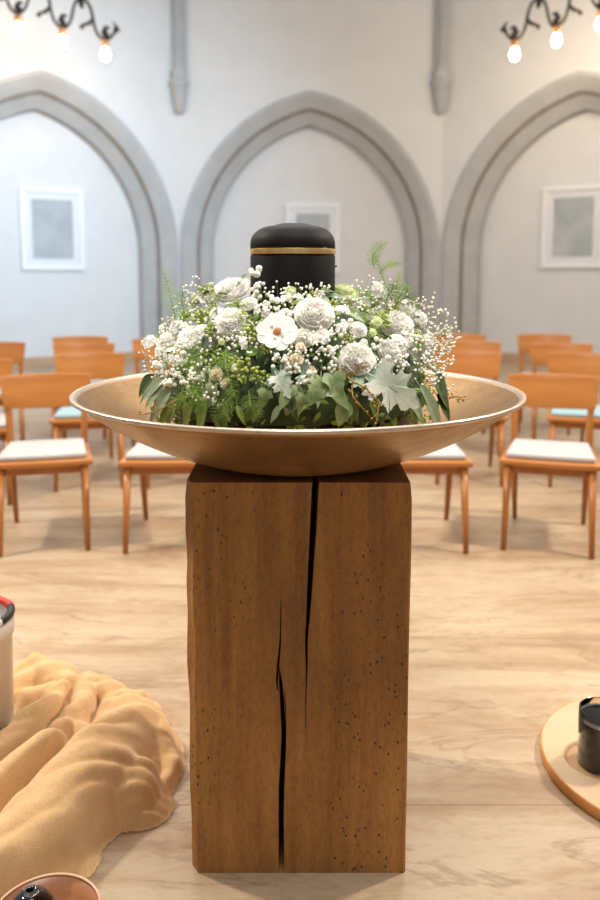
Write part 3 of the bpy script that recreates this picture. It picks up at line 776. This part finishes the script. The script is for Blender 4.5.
for k_, arr in {'leaf_dark': ((160, 378, 215, 32), (425, 385, 340, 44), (428, 378, 325, 36), (238, 382, 275, 30), (170, 402, 200, 36), (175, 340, 200, 14), (430, 398, 300, 34), (247, 276, 300, 14), (250, 282, 255, 16)),
                'leaf_sage': ((172, 382, 210, 44), (178, 392, 215, 50), (186, 400, 220, 42), (412, 388, 310, 46), (418, 394, 295, 44), (424, 384, 330, 30), (400, 392, 300, 40), (196, 402, 240, 34), (278, 408, 250, 20), (170, 388, 235, 34)),
                'leaf_mid': ((190, 396, 225, 40), (200, 408, 245, 34), (262, 290, 20, 26), (258, 286, 5, 28), (178, 408, 215, 40), (205, 395, 270, 34), (212, 402, 262, 40), (228, 404, 275, 30), (240, 408, 285, 22), (404, 402, 290, 30), (434, 392, 320, 30), (265, 396, 250, 30), (365, 402, 300, 26)),
                'leaf_pale': ((220, 390, 240, 28), (302, 388, 240, 34), (322, 300, 70, 18), (344, 404, 250, 26), (216, 300, 150, 18), (330, 310, 200, 22), (345, 318, 340, 22))}.items():
    for a in arr: leaf(me_ov[k_], {'leaf_dark': 'dark_leaf', 'leaf_sage': 'sage_leaf', 'leaf_mid': 'green_leaf', 'leaf_pale': 'pale_leaf'}[k_], *a, out=.02)
# fern frond on the left, asparagus sprays on the right
def frond(pts, half, name, mat, fine=False, nP=24):
    m = MB(); P = [Vector(p) - FO for p in pts]
    def cv(t):
        q = t*(len(P)-1); i = min(int(q), len(P)-2); return P[i].lerp(P[i+1], q-i)
    m.tube([cv(t/12) for t in range(13)], [.0012*(1-.6*t/12) for t in range(13)], 5)
    for i in range(nP):
        t = .10 + .9*i/nP; c = cv(t); tg = (cv(min(1, t+.05))-cv(t-.05)).normalized()
        for s in (-1, 1):
            L = half*(sin(pi*(t*.86+.14))**.7)*(1.0 if t < .9 else .6) * rnd.uniform(.85, 1.1)
            side = tg.cross(Vector((0, 1, 0))).normalized()*s
            d = (side*.85 + tg*.5 + Vector((0, rnd.uniform(-.25, .25) if not fine else rnd.uniform(-.8, .8), 0))).normalized()
            nrm = Vector((0, -1, 0)); wv = d.cross(nrm).normalized()
            K = 6 if not fine else 5
            for q in range(K):
                b_p = c + d*L*(q+.3)/K; l2 = L*.17*(1-.5*q/K)
                for s2 in (-1, 1):
                    e = (d*.7 + wv*s2*.8 + Vector((0, rnd.uniform(-.4, .4), 0))).normalized(); w2 = .0007 if not fine else .0005
                    e2 = e.cross(nrm).normalized()*w2
                    m.add([b_p, b_p+e*l2*.5+e2, b_p+e*l2, b_p+e*l2*.5-e2], [(0, 1, 2, 3)])
            m.tube([c, c+d*L], .0004, 4, False)
    o = m.build(name, mat, fl, fix=False); return o
Y1 = 1.80
frond([at_y(178, 335, Y1), at_y(174, 312, Y1), at_y(169, 290, Y1), at_y(162, 268, Y1-.02)], .026, 'fern_frond', M['leaf_fresh'], nP=17)
frond([at_y(186, 335, 1.74), at_y(184, 318, 1.74), at_y(182, 300, 1.74), at_y(183, 290, 1.73)], .016, 'fern_frond', M['leaf_fresh'], nP=14)
Y2 = 1.78
for pts, hf in (([(392, 300), (384, 280), (378, 262), (372, 252)], 0.012), ([(374, 268), (372, 258), (378, 248), (388, 241)], .018), ([(379, 274), (386, 266), (394, 263), (403, 264)], .012), ([(396, 305), (396, 290), (398, 280), (400, 272)], .014), ([(392, 308), (406, 296), (414, 300), (420, 314)], .020), ([(380, 312), (372, 298), (364, 292), (352, 288)], .016), ([(395, 308), (400, 296), (404, 288), (410, 284)], .016), ([(384, 306), (388, 296), (392, 290), (394, 284)], .02)):
    frond([at_y(a, b2, Y2) for a, b2 in pts], hf, 'asparagus_spray', M['leaf_fresh'] if hf != .02 else M['leaf_mid'], True, 16)
for (a0, b0, a1, b1, hf) in ((232, 352, 205, 396, .03), (228, 350, 240, 400, .03), (215, 352, 190, 380, .03), (235, 395, 228, 425, .025), (215, 385, 180, 412, .025), (250, 392, 262, 420, .025), (205, 380, 208, 412, .028), (236, 300, 215, 318, .02), (242, 390, 222, 420, .026)):
    p0, n0 = hit(a0, b0); p1, n1 = hit(a1, b1); pm = (p0+p1)/2 + (n0+n1)*.02
    frond([p0 + n0*.01, pm, p1 + n1*.025], hf, 'asparagus_spray', M['leaf_fresh'] if a0 < 234 else M['leaf_mid'], True, 18)
# ochre twigs with tiny buds
def twig(pts, mat, name, nb=10):
    m = MB(); P = [Vector(p)-FO for p in pts]; m.tube(P, [.0016]*(len(P)-1)+[.0008], 6)
    for i in range(nb):
        q = (i+.5)/nb*(len(P)-1); k_ = min(int(q), len(P)-2); c = P[k_].lerp(P[k_+1], q-k_)
        e = c + Vector((rnd.uniform(-1, 1), -.4, rnd.uniform(-1, 1)))*.012; m.tube([c, e], [.0009, .0006], 5); m.ball(e, .0026, 1)
    m.build(name, mat, fl)
def on(px, py, out): p, n = hit(px, py); return p + n*out
twig([on(335, 372, .02), on(345, 385, .035), on(356, 392, .045), on(366, 403, .05), at_y(377, 420, 1.47)], M['twig'], 'ochre_twig', 16)
twig([on(340, 378, .02), on(352, 376, .035), on(358, 372, .04)], M['twig'], 'ochre_twig', 6)
twig([on(348, 388, .02), on(346, 398, .035), on(360, 414, .04)], M['twig'], 'ochre_twig', 6)
twig([on(200, 396, .02), on(186, 402, .035), on(172, 410, .035), on(155, 412, .04)], M['twig'], 'ochre_twig', 8)
twig([at_y(440, 402, 1.72), at_y(450, 398, 1.70), at_y(458, 396, 1.69), at_y(464, 402, 1.69)], M['twig'], 'ochre_twig', 10)
# under-foliage, tray and baby's breath
m = MB()
TB = BZ + .034
m.lathe([(0, TB), (.185, TB), (.235, TB+.03), (.27, TB+.07), (.272, TB+.09), (.25, TB+.11), (.15, UB-.002), (0, UB-.001)], 64, 0, 0)
m.v = [v + Vector((EC.x, EC.y, 0)) - FO for v in m.v]; m.build('tray', M['dark_base'], fl)
m = MB()
for j in range(3400):
    th = rnd.uniform(0, 2*pi); ph = rnd.uniform(-.42, 1.35)
    d = Vector((cos(ph)*cos(th), cos(ph)*sin(th), sin(ph)))
    k_ = rnd.uniform(.80, 1.02)
    p = EC + Vector((d.x*ER.x, d.y*ER.y, d.z*ER.z))*k_
    if (Vector((p.x-UX, p.y-UY)).length < .125 and p.z > 1.08): continue
    n = Vector((d.x/ER.x, d.y/ER.y, d.z/ER.z)).normalized()
    t = Vector((rnd.gauss(0, 1), rnd.gauss(0, 1), rnd.gauss(0, 1))); t = (t - n*t.dot(n)*.75).normalized()
    L = rnd.uniform(.012, .03); w = L*rnd.uniform(.14, .3); s = t.cross(n).normalized()*w; q = p - FO
    m.cur = rnd.choice((0, 1, 1, 2, 2))
    m.add([q, q+t*L*.35+s, q+t*L*.35+n*w*.4-s*0, q+t*L*.35-s, q+t*L], [(0, 1, 4, 2), (0, 2, 4, 3)])
o = m.build('underfoliage', [M['leaf_dark'], M['leaf_mid'], M['leaf_fresh']], fl, fix=False, smooth=False); o['kind'] = 'stuff'
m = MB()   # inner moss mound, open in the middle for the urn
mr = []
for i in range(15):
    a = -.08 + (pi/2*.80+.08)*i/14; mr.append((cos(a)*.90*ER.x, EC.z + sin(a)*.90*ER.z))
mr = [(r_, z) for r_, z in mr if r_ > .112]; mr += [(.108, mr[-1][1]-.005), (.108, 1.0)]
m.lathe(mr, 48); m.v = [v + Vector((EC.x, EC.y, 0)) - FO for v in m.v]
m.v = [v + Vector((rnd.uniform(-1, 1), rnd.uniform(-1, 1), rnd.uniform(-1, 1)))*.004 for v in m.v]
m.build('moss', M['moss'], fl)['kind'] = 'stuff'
m = MB()
def spray(px, py, rpx, n, o0=.01, o1=.04, br=(.0022, .0036)):
    for i in range(n):
        a = rnd.uniform(0, 6.28); q = rpx*sqrt(rnd.random()); p, nn = hit(px + q*cos(a), py + q*sin(a)); e = p + nn*rnd.uniform(o0, o1) - FO
        m.cur = 0; m.ball(e, rnd.uniform(*br), 1)
        if i % 2 == 0: m.cur = 1; m.tube([p - FO, e], .0004, 4, False)
for a in ((430, 355, 16, 80), (424, 372, 16, 60), (432, 335, 14, 50), (415, 360, 16, 46), (420, 318, 14, 30), (436, 345, 12, 40), (428, 385, 10, 20)): spray(*a, .008, .04)
for a in ((205, 305, 16, 50), (195, 318, 16, 50), (180, 335, 14, 40), (175, 375, 16, 44), (200, 370, 20, 60), (212, 385, 18, 40), (276, 310, 14, 40), (300, 298, 16, 40), (310, 300, 10, 20), (288, 350, 20, 40), (330, 350, 22, 60), (345, 312, 16, 40), (365, 305, 18, 46), (385, 308, 18, 46), (300, 370, 18, 40), (165, 360, 14, 40), (385, 362, 16, 40), (250, 345, 18, 40), (225, 345, 20, 40)): spray(*a, .008, .04)
for i in range(40):   # florets standing up before the urn and above the dome
    p = at_y(rnd.uniform(288, 330), rnd.uniform(283, 305), 1.70); e = p - FO; m.cur = 0; m.ball(e, rnd.uniform(.002, .0036), 1); m.cur = 1; m.tube([e, e - Vector((0, -.01, .03))], .0004, 4, False)
o = m.build('baby_breath', [M['floret'], M['stem']], fl, fix=False); o['kind'] = 'stuff'

# ------------------------------------------------------------------ burlap
def seg_d(p, a, b):
    ab = b-a; t = max(0, min(1, (p-a).dot(ab)/max(1e-9, ab.dot(ab)))); return (p-(a+ab*t)).length, t
RID = [ # pixel polyline with crest heights, radius
 ([(-60, 850, .13), (0, 822, .15), (50, 782, .16), (96, 738, .17), (126, 700, .15)], .085),
 ([(96, 738, .16), (120, 760, .12), (138, 790, .05)], .085),
 ([(-50, 800, .11), (0, 770, .13), (40, 738, .16), (68, 708, .16)], .032),
 ([(-40, 758, .10), (0, 736, .12), (30, 708, .14), (62, 678, .15)], .028),
 ([(88, 744, .13), (78, 712, .15), (76, 690, .165), (90, 672, .15)], .028),
 ([(90, 672, .15), (112, 680, .15), (128, 695, .14)], .04),
 ([(106, 742, .14), (105, 712, .15), (108, 690, .14)], .026),
 ([(72, 750, .10), (70, 725, .11)], .022),
 ([(10, 676, .07), (36, 656, .09), (60, 664, .09)], .055),
 ([(30, 688, .09), (52, 680, .10)], .04),
 ([(134, 694, .13), (152, 720, .10), (160, 752, .06), (150, 782, .03)], .055),
 ([(150, 705, .06), (168, 738, .04), (172, 765, .015)], .035),
 ([(-60, 880, .06), (0, 850, .08), (40, 840, .07), (66, 850, .03)], .10),
]
RP = []
for pl, rad in RID:
    P3 = [at_z(px, py, z) for px, py, z in pl]
    RP.append(([(Vector((p.x, p.y)), z) for p, (_, _, z) in zip(P3, pl)], rad))
_b = at_z(-31, 752, 0); _c = at_z(45, 914, .085)
KEEP = [(_b.x, _b.y, .133), (_c.x, _c.y, .108)]
def bh(x, y):
    p = Vector((x, y)) + Vector((noise.noise(Vector((x*7, y*7, 3))), noise.noise(Vector((x*7, y*7, 9)))))*.018
    best = -9; acc = 0
    for pts, rad in RP:
        h = -9
        for (a, za), (b2, zb) in zip(pts, pts[1:]):
            d, t = seg_d(p, a, b2); z = za*(1-t)+zb*t; q = d/rad
            hh = z - rad*(1-sqrt(max(0, 1-.96*q*q))) if q < 1 else z - rad*.8 - (q-1)*rad*4.2
            h = max(h, hh)
        acc += exp(max(-60, h*170))
    h = math.log(acc + 1e-30)/170
    al = x*.80 + y*.60; pe = -x*.60 + y*.80
    w = abs(noise.noise(Vector((pe*13 + 1.5*noise.noise(Vector((x*5, y*5, 7))), al*2.4, 0))))*.045 - .013
    w += noise.noise(Vector((pe*30, al*9, 4)))*.006 + noise.noise(Vector((x*60, y*60, 4)))*.0016
    h += (w if h > .02 else w*max(0, h/.02))
    for (cx_, cy_, r_) in KEEP:
        d = sqrt((x-cx_)**2+(y-cy_)**2)-r_
        if d < .03: h = min(h, max(-.01, d)*9)
    return h
m = MB(); gx, gy = 270, 320; X0, X1, Y0, Y1_ = -1.35, -.22, 1.42, 2.95; idx = {}
hs = {}
for j in range(gy+1):
    for i in range(gx+1):
        x = X0 + (X1-X0)*i/gx; y = Y0 + (Y1_-Y0)*j/gy; hs[i, j] = (x, y, bh(x, y))
fs = []
for j in range(gy):
    for i in range(gx):
        q = [(i, j), (i+1, j), (i+1, j+1), (i, j+1)]
        if max(hs[c][2] for c in q) < -.004: continue
        f = []
        for c in q:
            if c not in idx: idx[c] = len(m.v); x, y, z = hs[c]; m.v.append(Vector((x, y, max(z, .002))))
            f.append(idx[c])
        fs.append(tuple(f))
m.f = fs; m.mi = [0]*len(fs)
c0 = Vector((-.85, 2.0, 0)); m.v = [v - c0 for v in m.v]
bo = m.build('burlap_cloth', M['burlap']); bo.location = c0
sm = bo.modifiers.new('smooth', 'SMOOTH'); sm.iterations = 2
tag(bo, 'crumpled heap of golden burlap sacking on the floor left of the oak block', 'cloth')

# ------------------------------------------------------------------ bucket at the left edge
bc = at_z(-31, 752, 0); k_ = bc.y/800; r_b = .125; zb = .375
bk = empty('bucket', bc)
m = MB(); m.lathe([(0, 0), (r_b-.012, 0), (r_b-.008, .004), (r_b-.003, zb-.05), (r_b+.002, zb-.045), (r_b+.004, zb-.004), (r_b, zb), (r_b-.004, zb-.004), (r_b-.008, zb-.05), (r_b-.016, .01), (0, .01)], 64)
sharp(m.build('body', M['bucket'], bk), 50)
def arc(m, a0, a1, R, z, rad):
    n = max(3, int(abs(a1-a0)/.12)); m.tube([(R*cos(a0+(a1-a0)*i/n), R*sin(a0+(a1-a0)*i/n), z) for i in range(n+1)], rad, 10)
m = MB(); arc(m, radians(-20), radians(28), r_b-.004, zb+.008, .0105); arc(m, radians(75), radians(280), r_b-.004, zb+.008, .0105); arc(m, radians(-80), radians(-44), r_b-.004, zb+.008, .0115)
hd = m.build('rim_wrap', M['black'], bk)
m = MB(); arc(m, radians(28), radians(75), r_b-.004, zb+.008, .0108); m.build('red_wrap', M['red'], hd)['label'] = 'red section'
m = MB(); arc(m, radians(-44), radians(-20), r_b-.004, zb+.008, .0108); m.build('white_wrap', M['white_tape'], hd)['label'] = 'white section'
tag(bk, 'white bucket with a black, red and white rim, cut by the left edge', 'bucket')

# ------------------------------------------------------------------ small copper bowl at the bottom left
cz = .085; cc = at_z(45, 914, cz); cc.z = 0
cb = empty('small_bowl', cc)
R1 = .103
m = MB(); m.lathe([(0, 0), (.045, 0), (.050, .006), (.075, .022), (.095, .055), (R1, cz-.003), (R1-.004, cz-.003), (.088, .056), (.068, .030), (.04, .018), (0, .016)], 64); m.build('body', M['copper'], cb)
m = MB(); m.tube([((R1-.002)*cos(2*pi*i/64), (R1-.002)*sin(2*pi*i/64), cz) for i in range(64)], .0028, 8, close=True); m.build('rim', M['copper_rim'], cb)['label'] = 'pale shiny rim'
tag(cb, 'small reddish copper bowl at the bottom left corner before the burlap', 'bowl')
gb = empty('candle_holder', (cc.x-.022, cc.y-.012, .0175))
m = MB(); pr = [(0, 0), (.022, 0)]
for i in range(1, 12):
    a = -pi/2*.72 + (pi*.82)*i/11; pr.append((.049*cos(a), .064 + .062*sin(a)))
pr += [(.0125, .120), (.011, .10), (0, .09)]
m.lathe(pr, 48); m.build('holder_body', M['black_glass'], gb)
m = MB(); m.tube([(0, 0, .09), (.001, 0, .11)], .001, 6); m.build('wick', M['white_tape'], gb)
tag(gb, 'glossy black round candle holder inside the small copper bowl', 'candle holder')

# ------------------------------------------------------------------ board and candle at the right edge
bt = .032; bcn = at_z(671, 759, bt); bcn.z = 0; RB = .325
bd_ = empty('round_board', bcn)
# top surface with six shallow round recesses
m = MB(); nr, na = 120, 360; RC = .185; rr = .090
def recess(x, y):
    z = 0
    for q in range(6):
        a = pi + q*pi/3; d = sqrt((x-RC*cos(a))**2 + (y-RC*sin(a))**2)
        z = min(z, -.010*max(0, min(1, (rr-d)/.008)))
    return z
vs = [(0, 0, bt)]
for i in range(1, nr+1):
    r = (RB-.004)*i/nr
    for j in range(na):
        a = 2*pi*j/na; x, y = r*cos(a), r*sin(a); vs.append((x, y, bt + recess(x, y)))
fs = [(0, 1+j, 1+(j+1) % na) for j in range(na)]
for i in range(nr-1):
    for j in range(na): a = 1+i*na+j; b2 = 1+i*na+(j+1) % na; fs.append((a, a+na, b2+na, b2))
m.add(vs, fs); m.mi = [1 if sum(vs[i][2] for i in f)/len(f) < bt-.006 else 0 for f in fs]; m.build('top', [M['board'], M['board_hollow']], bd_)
m = MB(); m.lathe([(RB-.004, bt), (RB-.001, bt-.001), (RB, bt-.004), (RB, .004), (RB-.004, 0), (0, 0)], 128); m.build('edge', M['board_edge'], bd_)['label'] = 'darker varnished edge'
tag(bd_, 'round pale wooden board with shallow round hollows on the floor at the right edge', 'board')
cp = bcn + Vector((-RC + .007, -.004, bt-.0095)); cn = empty('candle', cp)
gr, gh = .064, .146
m = MB(); m.lathe([(0, 0), (gr-.003, 0), (gr, .003), (gr, gh), (gr-.001, gh+.001), (gr-.003, gh), (gr-.003, .006), (0, .006)], 64); sharp(m.build('glass', M['glass'], cn), 50)
m = MB(); m.lathe([(0, .0065), (gr-.0034, .0065), (gr-.0034, gh-.020), (gr-.007, gh-.021), (gr-.02, gh-.027), (0, gh-.028)], 64)
for i, v in enumerate(m.v):
    if v.z > gh-.022: v.z += .002*noise.noise(v*60)
m.build('wax', M['wax_plain'], cn)
m = MB(); vs = []; n_ = 96
for i in range(n_):
    a = 2*pi*i/n_; h = .004 + .004*abs(noise.noise(Vector((cos(a)*6, sin(a)*6, 0)))); 
    vs += [((gr-.0032)*cos(a), (gr-.0032)*sin(a), gh-.023-h*.4), ((gr-.0032)*cos(a), (gr-.0032)*sin(a), gh-.020+h)]
m.add(vs, [(2*i, 2*((i+1) % n_), 2*((i+1) % n_)+1, 2*i+1) for i in range(n_)]); m.build('wax_residue', M['wax_edge'], cn)['label'] = 'whitish residue ring'
m = MB(); m.tube([(0, 0, gh-.03), (.001, 0, gh-.010)], .0015, 6); m.build('wick', M['white_tape'], cn)
tag(cn, 'black candle in a clear glass on the round wooden board', 'candle')

# ------------------------------------------------------------------ light
def area(name, loc, target, size, power, col, sy=None):
    l = bpy.data.lights.new(name, 'AREA'); l.energy = power; l.color = col; l.size = size
    if sy: l.shape = 'RECTANGLE'; l.size_y = sy
    o = bpy.data.objects.new(name, l); C.objects.link(o); o.location = loc
    o.rotation_euler = (Vector(target)-Vector(loc)).to_track_quat('-Z', 'Y').to_euler(); return o
WARM = (1, .91, .79); NEUT = (1, .94, .86)
area('lamp_left', (-3.0, 3.1, 3.7), (0, 1.7, .5), .3, 165, WARM)
area('lamp_right', (3.0, 3.1, 3.7), (0, 1.7, .5), .3, 165, WARM)
area('lamps_nave', (0, 5.6, 5.2), (0, 5.2, 0), 3.5, 218, (1, .96, .91))
wl = area('cool_wall_fill', (1.4, 5.2, 4.4), (-4.0, 11.0, 2.2), 1.6, 104, (.42, .70, 1.0)); wl.data.spread = radians(75)  # cool light added mid-room to tint the left wall, no window stands here
area('warm_wall_light', (4.4, 6.5, 4.6), (2.0, 12.5, 2.4), 2.2, 85, (1, .92, .84))  # warm area light aimed at the right side of the apse
area('front_fill', (.1, .8, 3.3), (0, 1.7, 1.1),   .9, 66, (1, .95, .88))  # soft fill added overhead in front to brighten the flowers
w = bpy.data.worlds.new('world'); S.world = w; w.use_nodes = True
bg = w.node_tree.nodes['Background']; bg.inputs['Color'].default_value = (.94, .96, 1, 1); bg.inputs['Strength'].default_value = .34
S.view_settings.view_transform = 'Standard'; S.view_settings.look = 'None'; S.view_settings.exposure = .0; S.view_settings.gamma = 1
S.view_settings.use_curve_mapping = False
